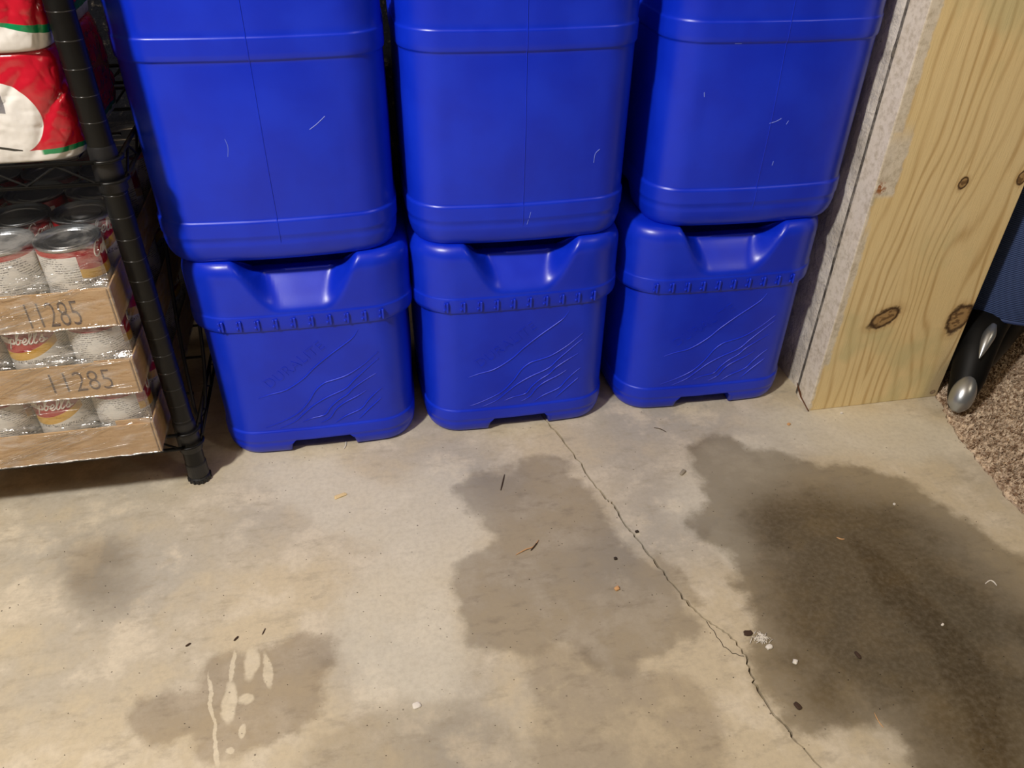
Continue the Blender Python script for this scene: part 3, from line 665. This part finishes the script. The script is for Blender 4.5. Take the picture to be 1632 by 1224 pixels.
# flowing script "Campbell's" drawn as pen strokes, wrapped round the can
def script_mesh():
    G = {  # unit = x-height 1, baseline 0; strokes and advance
        'C': ([[(1.35, 1.75), (1.15, 2.05), (.7, 2.0), (.3, 1.4), (.2, .6), (.55, .02), (1.05, .05), (1.5, .45)]], 1.55),
        'a': ([[(.85, .85), (.5, 1.0), (.15, .6), (.2, .1), (.5, .05), (.85, .75)], [(.95, 1.0), (.82, .3), (.95, .02), (1.2, .3)]], 1.15),
        'm': ([[(.05, .6), (.2, 1.0), (.2, 0)], [(.2, .6), (.5, 1.0), (.62, .75), (.6, 0)], [(.6, .6), (.9, 1.0), (1.02, .7), (1.0, .1), (1.2, .15), (1.3, .35)]], 1.25),
        'p': ([[(.05, .5), (.3, 1.1), (.2, .2), (.0, -1.0)], [(.25, .7), (.6, 1.0), (.85, .6), (.6, .05), (.25, .15)], [(.6, .05), (.9, .1), (1.1, .4)]], 1.05),
        'b': ([[(.1, .4), (.55, 1.6), (.55, 2.1), (.3, 1.9), (.2, .3), (.45, .0), (.8, .35), (.7, .9), (.4, .8)], [(.7, .8), (1.1, .75)]], 1.05),
        'e': ([[(.0, .35), (.5, .45), (.75, .8), (.5, 1.05), (.22, .7), (.25, .15), (.6, .0), (1.0, .35)]], .95),
        'l': ([[(.0, .35), (.5, 1.3), (.55, 2.0), (.35, 2.1), (.2, 1.4), (.2, .3), (.4, .0), (.75, .3)]], .68),
        "'": ([[(.2, 2.15), (.12, 1.75)]], .25),
        's': ([[(.0, .3), (.45, 1.15), (.5, .75), (.75, .35), (.5, .0), (.1, .1)], [(.5, .0), (.95, .2), (1.3, .25)]], 1.0)}
    x0 = 0; st = []
    for ch in "Campbell's":
        ss_, adv = G[ch]
        for s in ss_: st.append([(x0+a+b*.28, b) for a, b in s])
        x0 += adv
    k = .066/x0; bm = bmesh.new(); R = RC-.0005
    for s in st:
        P = catmull([Vector((a, b, 0)) for a, b in s], 4); pts = []
        for p in P:
            a = (p.x-x0/2)*k/R; z = .0733+p.y*k*1.12; pts.append((R*math.sin(a), -R*math.cos(a), z))
        add_tube(bm, pts, .00085, 5)
    return mesh_of('script_lettering', bm, plain('label_white', lin(238, 234, 226), .4))
ME_script = script_mesh()
X1, Y1 = -0.2785, 0.812   # right, front corner of the cases
PITCH = .0670; LZ = [.0905, .1830, .2755]
def tray(z, i):
    wd, dp, h, th = 4*PITCH+.006, 6*PITCH+.006, .0455, .0022
    names = ['bottom', 'middle', 'top']
    t = thing('cardboard_tray', ['bottom cardboard can tray of the stack, unprinted, closest to the floor', 'middle cardboard can tray, its dark digits blurred under film', 'top cardboard can tray, printed 11285 in dark digits'][i], 'tray', (X1, Y1, z), 0, 'stacked cardboard can trays')
    bm = bmesh.new(); add_box(bm, (-wd, 0, 0), (0, dp, .0015)); link('tray_bottom', bm, M_card, t)
    bm = bmesh.new()
    add_box(bm, (-wd, 0, .0015), (-.0030, th, h), .0006)
    link('front_panel', bm, M_card, t)
    bm = bmesh.new(); add_box(bm, (-wd, dp-th, .0015), (0, dp, h), .0005); link('back_panel', bm, M_card, t)
    bm = bmesh.new(); add_box(bm, (-.0022, .0004, .0015), (0, dp-th, h+.0008), .0006); link('side_panel', bm, M_card, t)
    bm = bmesh.new(); add_box(bm, (-wd, th, .0015), (-wd+th, dp-th, h), .0005); link('side_panel', bm, M_card, t)
    bm = bmesh.new(); add_box(bm, (-.042, th+.0002, .0015), (-.0026, th+.0020, h+.006 if i == 0 else h+.001), .0005); link('corner_flap', bm, M_card, t)
    bm = bmesh.new(); add_box(bm, (-.0036, -.0004, .0020), (-.0024, .0003, h-.001)); link('fold_line', bm, M_cflute, t)
    if i > 0:
        tm = text_mesh('11285', .045 if i == 2 else .040, .00012, 0, 1.02, -.0005)
        cx0, cz0 = [(0, 0), (-.0625, .0215), (-.0645, .0185)][i]
        for v in tm.vertices: x, y, z_ = v.co; v.co = (cx0+x*(.52 if i == 2 else .72), -.00025-z_, cz0+y)
        tm.name = 'printed_digits'; tm.materials.clear(); tm.materials.append(M_ink); link('printed_digits', tm, None, t)
    return t
for i, z in enumerate(LZ): tray(z, i)
lay = ['bottom', 'middle', 'top']
def can(i, c, r):
    x = X1-.004-RC-c*PITCH; y = Y1+.0045+RC+r*PITCH; z = LZ[i]+.0016
    rotd = {(0, 0): 135, (0, 1): -22, (0, 2): 150, (1, 0): 150, (1, 1): -22, (1, 2): 200, (0, 3): 170, (1, 3): 140, (2, 0): 112, (2, 1): 170, (2, 2): 140}
    rz = math.radians(rotd[(i, c)] if r == 0 else random.uniform(0, 360))
    if r == 0:
        pos = ['front right corner', 'second from right in front', 'third from right in front', 'leftmost in front'][c]
        look = {(0, 1): 'red and gold script-label soup can', (1, 1): 'deep red and gold script-label soup can',
                (2, 0): 'half white, half red soup can'}.get((i, c), 'small-print white-sided soup can')
        lb = f'{look}, {pos} of {lay[i]} tray'
    elif c > 0: lb = f'grey-lidded soup can {["", "second", "third"][c]} from the right in the second row of the top tray'
    else:
        lb = f'soup can {["", "second", "third", "fourth", "fifth", "sixth"][r]} from the front along the right side of the {lay[i]} tray'
    t = thing('soup_can', lb, 'can', (x, y, z), rz, f'soup cans in the {lay[i]} tray')
    link('label_sleeve', ME_can, None, t); link('lid', ME_lid, None, t); link('bottom_rim', ME_rim, None, t); link('script_lettering', ME_script, None, t)
for i in range(3):
    for r in range(6): can(i, 0, r)
    can(i, 1, 0); can(i, 2, 0)
    if i < 2: can(i, 3, 0)
can(2, 1, 1); can(2, 2, 1)
for r in range(6):
    for c in range(1, 4):
        if r < 2 and c < 3: continue
        t_ = thing('soup_can', 'soup can in the %s row of the top tray, %s from the right' % (['front', 'second', 'third', 'fourth', 'fifth', 'rearmost'][r], ['', 'second', 'third', 'fourth'][c]), 'can', (X1-.004-RC-c*PITCH, Y1+.0045+RC+r*PITCH, LZ[2]+.0016), random.uniform(0, 6), 'shadowed soup cans at the back of the top tray')
        link('label_sleeve', ME_can, None, t_); link('lid', ME_lid, None, t_)
# shrink film round each case
def film_mat():
    t = NT('shrink_film'); P = t.coord(); n = t.noise(t.vmath('MULTIPLY', P, (1, 1, 3.2)), 22, 5, .6)
    t.bump(n, .9, .006); t.set(Base_Color=(.9, .9, .9), Roughness=.12, Specular_IOR_Level=.8)
    tr = t.node('ShaderNodeBsdfTransparent'); tr.inputs[0].default_value = (.97, .97, .97, 1)
    gl = t.node('ShaderNodeBsdfGlossy'); gl.inputs['Roughness'].default_value = .16
    bp = [n_ for n_ in t.n if n_.bl_idname == 'ShaderNodeBump'][0]; t.t.links.new(bp.outputs[0], gl.inputs['Normal'])
    df = t.node('ShaderNodeBsdfDiffuse'); df.inputs[0].default_value = (.85, .84, .82, 1)
    m0 = t.node('ShaderNodeMixShader'); m0.inputs[0].default_value = .22; t.t.links.new(gl.outputs[0], m0.inputs[2]); t.t.links.new(tr.outputs[0], m0.inputs[1])
    m1 = t.node('ShaderNodeMixShader'); t.put(m1.inputs[0], t.ss(n, .48, .68, .01, .24)); t.t.links.new(m0.outputs[0], m1.inputs[1]); t.t.links.new(df.outputs[0], m1.inputs[2])
    t.t.links.new(m1.outputs[0], t.out.inputs['Surface']); return t.m
M_film = film_mat()
def film(i):
    z0 = LZ[i]+.0006; h = .0925 if i < 2 else .0945; wd, dp = 4*PITCH+.006, 6*PITCH+.006; g = .0022
    o0 = thing('shrink_wrap', ['crinkled clear film around the bottom can tray', 'crinkled clear film around the middle can tray', 'crinkled clear film over the top can tray and its lids'][i], 'plastic wrap', (X1, Y1, z0), 0, 'clear film around the can trays')
    def wr(p, k=1.0): return k*(.0014*noise.noise(Vector((p.x*16+p.z*22, p.y*16, p.z*75+i*9)))+.0009*noise.noise(Vector((p.x*60-p.z*90, p.y*70, p.z*110))))
    bm = bmesh.new()
    def fr(p, u, v):
        # pulled in above the tray lip between the cans
        lip = sm(.045, .060, p.z); x = -(p.x+.0375)/PITCH; sc = abs(math.sin(PI*(x+.0)))
        return wr(p, 1.2)-lip*(.0012+.004*sc*sc)
    grid_face(bm, Vector((-wd-g, -g, 0)), Vector((wd+2*g, 0, 0)), Vector((0, 0, h)), 130, 50, fr); link('front_sheet', bm, M_film, o0, True)
    bm = bmesh.new(); grid_face(bm, Vector((g, -g, 0)), Vector((0, dp+2*g, 0)), Vector((0, 0, h)), 120, 40, lambda p, u, v: wr(p, 1.0)-sm(.045, .06, p.z)*.002); link('side_sheet', bm, M_film, o0, True)
    if i == 2:
        bm = bmesh.new(); grid_face(bm, Vector((-wd-g, -g, h)), Vector((wd+2*g, 0, 0)), Vector((0, dp+2*g, 0)), 90, 130, lambda p, u, v: wr(p, .8)); link('top_sheet', bm, M_film, o0, True)
    # rolled bottom hem
    rnd = random.Random(i); bm = bmesh.new(); pts = [(-wd+k*wd/60, -g-.0008+rnd.uniform(-.0007, .0004), .0018+.0012*noise.noise(Vector((k*.3, i, 0)))) for k in range(61)]
    add_tube(bm, pts, [.0011+.0006*noise.noise(Vector((k*.4, i, 4))) for k in range(61)], 6); link('film_hem', bm, M_film, o0, True)
def creases(i):
    o0 = [o for o in bpy.data.objects if o.name.startswith('shrink_wrap')][i]
    rnd = random.Random(30+i); bm = bmesh.new(); wd = 4*PITCH+.006
    for k in range(26):
        x = -rnd.uniform(.0, .24); z = rnd.uniform(.006, .085); ln = rnd.uniform(.02, .075); sl = rnd.uniform(.02, .38)
        if k < 9: x = -rnd.uniform(.11, .20); z = rnd.uniform(.0, .02); sl = rnd.uniform(.12, .5); ln = rnd.uniform(.05, .10)
        P = [Vector((x+ln*q/6, -.0026-.0006*rnd.random(), min(.088, max(.001, z+sl*ln*q/6+rnd.uniform(-.0006, .0006))))) for q in range(7)]
        P = [p for p in P if p.x < 0]
        if len(P) > 2: add_tube(bm, P, [.00012+.0004*math.sin(PI*q/(len(P)-1)) for q in range(len(P))], 4)
    link('film_creases', bm, M_film, o0, True)
for i in range(3): film(i); creases(i)

# ------------------------------------------------------------------ red bags on the upper shelf
def bag_mat(kind):
    t = NT('printed_bag'); P = t.coord(); X, Y, Z = t.sep(P)
    n = t.noise(t.vmath('MULTIPLY', P, (1, 1, .6)), 26, 3, .5); n2 = t.noise(P, 60, 2, .4); red = lin(196, 20, 44); white = lin(240, 238, 234); green = lin(10, 140, 84)
    wz = t.math('ADD', Z, t.math('MULTIPLY', t.math('SUBTRACT', n, .5), .006))
    if kind == 0:
        c = red
        dx = t.math('ADD', X, .0625); dz = t.math('SUBTRACT', Z, .044)
        circ = t.ss(t.math('SQRT', t.math('ADD', t.math('MULTIPLY', dx, dx), t.math('MULTIPLY', dz, dz))), .0340, .0346, 1, 0)
        grey = t.math('MULTIPLY', t.ss(X, -.0565, -.056, 1, 0), t.math('MULTIPLY', t.ss(Z, .050, .051), t.ss(Z, .072, .073, 1, 0)))
        slash = t.math('MULTIPLY', t.math('LESS_THAN', t.math('ABSOLUTE', t.math('ADD', t.math('SUBTRACT', Z, .0155), t.math('MULTIPLY', t.math('ADD', X, .065), .25))), .0013), t.math('LESS_THAN', X, -.054))
        c = t.mix(circ, c, white); c = t.mix(t.math('MULTIPLY', grey, circ), c, lin(140, 138, 142)); c = t.mix(slash, c, lin(30, 28, 28))
        c = t.mix(t.ss(wz, .0125, .0130, 1, 0), c, white)
        c = t.mix(t.math('MULTIPLY', t.math('MULTIPLY', t.ss(wz, .0128, .0133, 1, 0), t.ss(wz, .0075, .0085)), t.ss(t.math('ADD', X, t.math('MULTIPLY', n, .01)), -.034, -.030)), c, green)
    else:
        zt = t.math('SUBTRACT', .0206, t.math('MULTIPLY', X, .17)); zb = t.math('SUBTRACT', .0124, t.math('MULTIPLY', X, .30)); wz = t.math('ADD', Z, t.math('MULTIPLY', t.math('SUBTRACT', n, .5), .002))
        c = red
        c = t.mix(t.ss(t.math('SUBTRACT', wz, zt), -.0003, .0003, 1, 0), c, green)
        c = t.mix(t.ss(t.math('SUBTRACT', wz, t.math('MINIMUM', zb, zt)), -.0003, .0003, 1, 0), c, white)
    t.set(Base_Color=c, Roughness=.25, Specular_IOR_Level=.6, Coat_Weight=.8, Coat_Roughness=.12); t.bump(t.math('ADD', n, t.math('MULTIPLY', n2, .4)), .55, .008); return t.m
def bag(loc, w_, d_, h_, kind, label):
    bm = bmesh.new(); nx, nz, ny = 110, 56, 40
    # closed pillow: superellipse section swept over the height, creased
    rows = []; N = 220
    for j in range(nz+1):
        v = j/nz; z = v*h_; infl = (math.sin(PI*min(1, max(0, v)))**.34) if 0 < v < 1 else 0; row = []
        for k in range(N):
            a = 2*PI*k/N; ca, sa = math.cos(a), math.sin(a); e = .22
            x = math.copysign(abs(ca)**e, ca); y = math.copysign(abs(sa)**e, sa)
            ins = (1-infl)*.007
            px_, py_ = x*(w_/2-ins), y*(d_/2-ins)
            p = Vector((px_, py_, z))
            cr = noise.noise(Vector((px_*26+z*12, py_*26, z*11+kind*3))); cr2 = abs(noise.noise(Vector((px_*34-z*30, py_*34, z*16+kind*8))))
            cr3 = abs(noise.noise(Vector((px_*75+z*50, py_*75, z*60))))
            dd = (.0042*cr-.011*max(0, .25-cr2)-.003*max(0, .2-cr3))*min(1, infl)
            row.append(bm.verts.new((px_+x*dd, py_+y*dd, z)))
        rows.append(row)
    for a, b in zip(rows, rows[1:]):
        for k in range(N): q = (k+1) % N; bm.faces.new((a[k], a[q], b[q], b[k]))
    bm.faces.new(rows[-1]); bm.faces.new(rows[0][::-1])
    for v in bm.verts: v.co.x -= w_/2; v.co.y += d_/2
    return tag(link('food_bag', bm, bag_mat(kind), None, True, loc), label, 'bag', 'red and white printed bags on the upper shelf')
bag((-0.2700, 0.836, 0.4525), .30, .21, .1030, 0, 'lower shiny red plastic bag with white circle, lying on the upper wire shelf')
bag((-0.2700, 0.834, 0.5560), .30, .21, .1100, 1, 'upper red plastic bag with green and white stripe, lying on the lower bag')
# a second bag stack's carton further back is hidden; black cord hanging behind the post
bm = bmesh.new(); add_tube(bm, catmull([(-.236, .985, .30), (-.232, .965, .20), (-.236, .94, .12), (-.243, .915, .075), (-.252, .905, .07), (-.258, .93, .10), (-.262, .97, .18), (-.262, 1.02, .28)], 6), .0024, 8)
tag(link('power_cord', bm, M_bplast, None, True), 'thin black cord looped behind the front post of the wire shelf', 'cord')

# ------------------------------------------------------------------ right: blue ribbed cylinder on a black stand
def ribbed():
    t = NT('ribbed_blue_fabric'); X, Y, Z = t.sep(t.coord()); w_ = t.math('SINE', t.math('MULTIPLY', Z, 2200.0)); n = t.noise(t.coord(), 200, 3)
    c = t.mix(t.ss(w_, -.4, .8), lin(42, 58, 98), lin(72, 90, 136)); c = t.mix(t.ss(n, .5, .8, 0, .3), c, lin(70, 90, 140)); t.set(Base_Color=c, Roughness=.75, Specular_IOR_Level=.25); t.bump(w_, .5, .0008); return t.m
M_rib = ribbed(); M_gloss = plain('gloss_black', (.003, .003, .003), .5, Specular_IOR_Level=.15); M_silver = plain('silver_trim', (.42, .45, .48), .33, .85)
CCX, CCY, CRAD, CZ0 = 0.985, 0.925, 0.090, 0.128
mat_ = thing('ribbed_cylinder', 'dark blue finely ribbed upright cylinder behind the right edge of the pine board', 'cylinder', (CCX, CCY, CZ0))
bm = bmesh.new(); add_lathe(bm, [(0, .004), (CRAD-.005, .004), (CRAD-.001, .0), (CRAD, .003), (CRAD, .60), (CRAD-.003, .604), (0, .604)], 64); link('ribbed_cover', bm, M_rib, mat_, True)
bm = bmesh.new(); add_lathe(bm, [(CRAD-.004, -.001), (CRAD-.0005, -.0015), (CRAD+.0008, .0005), (CRAD+.0008, .003), (CRAD-.001, .004)], 64); link('hem_band', bm, plain('hem', lin(40, 58, 104), .6), mat_, True)
st = thing('black_stand', 'glossy black stand foot with silver insets, touching the carpet beside the pine board', 'stand', (0, 0, 0))
def limb(pts, rads, name, mat, parent, flat=.8, seg=20):
    P = catmull(pts, 6); rr = [v.x for v in catmull([Vector((r, 0, 0)) for r in rads], 6)]
    bm = bmesh.new(); add_tube(bm, P, rr, seg, True, flat); return link(name, bm, mat, parent, True)
limb([(.848, .797, .018), (.858, .805, .028), (.874, .822, .055), (.893, .848, .088), (.925, .885, .112), (.985, .925, .110)], [.009, .017, .024, .029, .036, .030], 'front_leg', M_gloss, st)
limb([(.876, .828, .060), (.910, .866, .066), (.960, .915, .066), (1.03, .965, .060), (1.12, 1.00, .050), (1.2, 1.02, .030)], [.018, .036, .048, .048, .036, .02], 'rear_leg', M_gloss, st)
TC = Vector((-.38, -.78, .50)).normalized()
def toward(pts, d): return [tuple(Vector(p)+TC*d) for p in pts]
limb(toward([(.8475, .7960, .0140), (.8530, .8010, .0230), (.8610, .8085, .0380), (.8700, .8170, .0520), (.8790, .8260, .0660)], .0078), [.0055, .0150, .0172, .0125, .0010], 'silver_toe', M_silver, st, 1.0)
limb(toward([(.880, .832, .084), (.886, .838, .091), (.895, .847, .101), (.905, .856, .110), (.916, .866, .118)], .0235), [.0006, .0042, .0075, .0085, .004], 'silver_inset', M_silver, st, 1.0)

# ------------------------------------------------------------------ small debris on the floor
M_chip = plain('pale_wood', lin(222, 198, 150), .8); M_bark = plain('dark_bark', lin(64, 46, 34), .9); M_fluff = plain('white_fluff', lin(225, 220, 210), .9); M_crumb = plain('tan_crumb', lin(206, 160, 110), .9); M_dirt = plain('dark_grit', lin(50, 40, 32), .95)
def chip(px, py, lx, ly, h, ang, mat, name, label, cat):
    p = on_floor(px, py); bm = bmesh.new(); rnd = random.Random(px)
    r = bmesh.ops.create_icosphere(bm, subdivisions=2, radius=1)
    for v in r['verts']:
        k = 1+.35*noise.noise(v.co*2+Vector((px, 0, 0))); v.co = Vector((math.copysign(abs(v.co.x)**.6, v.co.x)*lx*k, math.copysign(abs(v.co.y)**.6, v.co.y)*ly*k, max(-.6, v.co.z)*h))
    o = link(name, bm, mat, None, False, (p.x, p.y, h*.6)); o.rotation_euler = (0, 0, ang); return tag(o, label, cat)
def strand(pts, r, mat, name, label, cat, lift=0.0):
    P = [on_floor(*p)+Vector((0, 0, r+lift*(i % 2))) for i, p in enumerate(pts)]; bm = bmesh.new(); n = len(catmull(P, 5)); add_tube(bm, catmull(P, 5), [r*(.5+min(1, 4*min(i, n-1-i)/n)*.5) for i in range(n)], 6)
    return tag(link(name, bm, mat, None, True), label, cat)
chip(542, 791, .0085, .0030, .0016, .35, M_chip, 'wood_chip', 'pale wood chip on the floor in front of the left containers', 'wood chip')
chip(983, 939, .0035, .0028, .0022, .4, M_crumb, 'crumb', 'tan crumb in the middle of the grey floor stain', 'crumb')
chip(1267, 1056, .0030, .0026, .0022, .9, M_fluff, 'crumb', 'white crumb right of the crack, on the painted shadow and stain', 'crumb')
chip(664, 1125, .0042, .0036, .0014, .2, M_fluff, 'paint_fleck', 'white paint fleck near the bottom centre of the floor', 'fleck')
chip(1088, 754, .0060, .0028, .0022, .7, plain('mortar', lin(150, 142, 126), .95), 'mortar_crumb', 'grey mortar crumb on the floor below the right container', 'crumb')
chip(1341, 659, .0022, .0018, .0018, .1, M_fluff, 'mortar_crumb', 'white crumb on the floor just under the left half of the pine board', 'crumb')
chip(1257, 677, .0026, .0022, .0020, .5, M_crumb, 'mortar_crumb', 'tan crumb on the floor between the right container and the pine board', 'crumb')
chip(1425, 804, .0016, .0016, .0014, .5, M_fluff, 'crumb', 'tiny white crumb on the upper part of the painted floor shadow and stain', 'crumb')
chip(1502, 996, .0020, .0014, .0012, .5, M_fluff, 'crumb', 'tiny white crumb on the dark streak of the painted floor shadow and stain', 'crumb')
chip(1226, 1032, .0040, .0030, .0020, .2, M_fluff, 'crumb', 'white crumb just below the fluff beside the floor crack', 'crumb')
chip(1192, 1010, .0050, .0035, .0018, 0, M_bark, 'bark_piece', 'dark bark piece left of the white fluff beside the crack', 'bark')
chip(1015, 848, .0026, .0020, .0016, 0, M_dirt, 'grit_grain', 'round dark grit grain beside the middle of the floor crack', 'grit')
chip(981, 891, .0022, .0020, .0016, 0, M_dirt, 'grit_grain', 'dark grit grain on the grey stain left of the crack', 'grit')
chip(1367, 1045, .0022, .0050, .0015, .1, M_bark, 'bark_piece', 'narrow bark piece in the darkest part of the painted floor shadow and stain', 'bark')
chip(1271, 1126, .0030, .0045, .0018, .3, M_bark, 'bark_piece', 'dark bark piece low on the painted shadow and stain, right of the crack', 'bark')
strand([(798, 782), (801, 770), (804, 757)], .0009, M_bark, 'twig', 'short dark twig on the floor below the middle container', 'twig')
strand([(822, 885), (838, 877), (850, 872), (858, 862)], .0008, M_crumb, 'splinter', 'tan splinter on the left part of the grey floor stain', 'splinter', .001)
strand([(846, 878), (852, 871), (857, 864)], .0010, M_bark, 'bark_sliver', 'brown bark sliver lying across the tan splinter', 'bark')
strand([(1570, 931), (1577, 926), (1583, 928), (1588, 934)], .0009, M_fluff, 'paper_curl', 'small white paper curl on the floor near the right edge', 'paper')
strand([(548, 716), (551, 711), (552, 704)], .0010, M_fluff, 'paper_scrap', 'white paper scrap at the foot of the left lower container', 'paper')
strand([(1333, 857), (1340, 860), (1346, 860)], .0009, M_crumb, 'straw_bit', 'pale straw bit at the top end of the dark streak', 'straw')
strand([(1393, 1136), (1400, 1150), (1408, 1160)], .0005, M_crumb, 'thread', 'thin tan thread low on the painted floor shadow and stain', 'thread')
strand([(1042, 682), (1052, 684), (1062, 689)], .0006, M_bark, 'twig', 'thin dark twig between the right lower container and the crack', 'twig')
strand([(373, 1022), (380, 1015)], .0011, M_bark, 'bark_sliver', 'brown bark sliver above the drip marks, lower left', 'bark')
strand([(296, 1031), (304, 1026)], .0011, M_bark, 'bark_sliver', 'dark bark sliver left of the drip marks', 'bark')
strand([(418, 1012), (423, 1002)], .0007, M_bark, 'bark_sliver', 'thin bark sliver above and right of the drip marks', 'bark')
bm = bmesh.new(); rnd = random.Random(2)     # tuft of fluff beside the crack
c0 = on_floor(1212, 1018)
for k in range(60):
    a = rnd.uniform(0, 6.3); p = c0+Vector((rnd.gauss(0, .004), rnd.gauss(0, .003), .0008)); d = Vector((math.cos(a), math.sin(a), 0))*rnd.uniform(.002, .005)
    add_tube(bm, [p-d, p+Vector((0, 0, rnd.uniform(.0008, .003))), p+d], .00035, 4)
tag(link('fluff_tuft', bm, M_fluff), 'white fluff tuft beside the floor crack', 'fluff')
vs, fs = [], []; rnd = random.Random(11)
for _ in range(420):
    p = on_floor(rnd.uniform(-40, 1600), rnd.uniform(700, 1240)); x, y = p.x, p.y
    if x > .79 or y > .885: continue
    r = rnd.uniform(.0004, .0010); b = len(vs); vs += [(x-r, y, .0), (x+r, y-r*.4, .0), (x, y+r, .0), (x, y, r*1.2)]; fs += [(b, b+1, b+3), (b+1, b+2, b+3), (b+2, b, b+3)]
me = bpy.data.meshes.new('floor_grit'); me.from_pydata(vs, [], fs); me.materials.append(M_dirt)
o = tag(link('floor_grit', me), 'fine dark grit scattered over the concrete floor', 'grit'); o['kind'] = 'stuff'
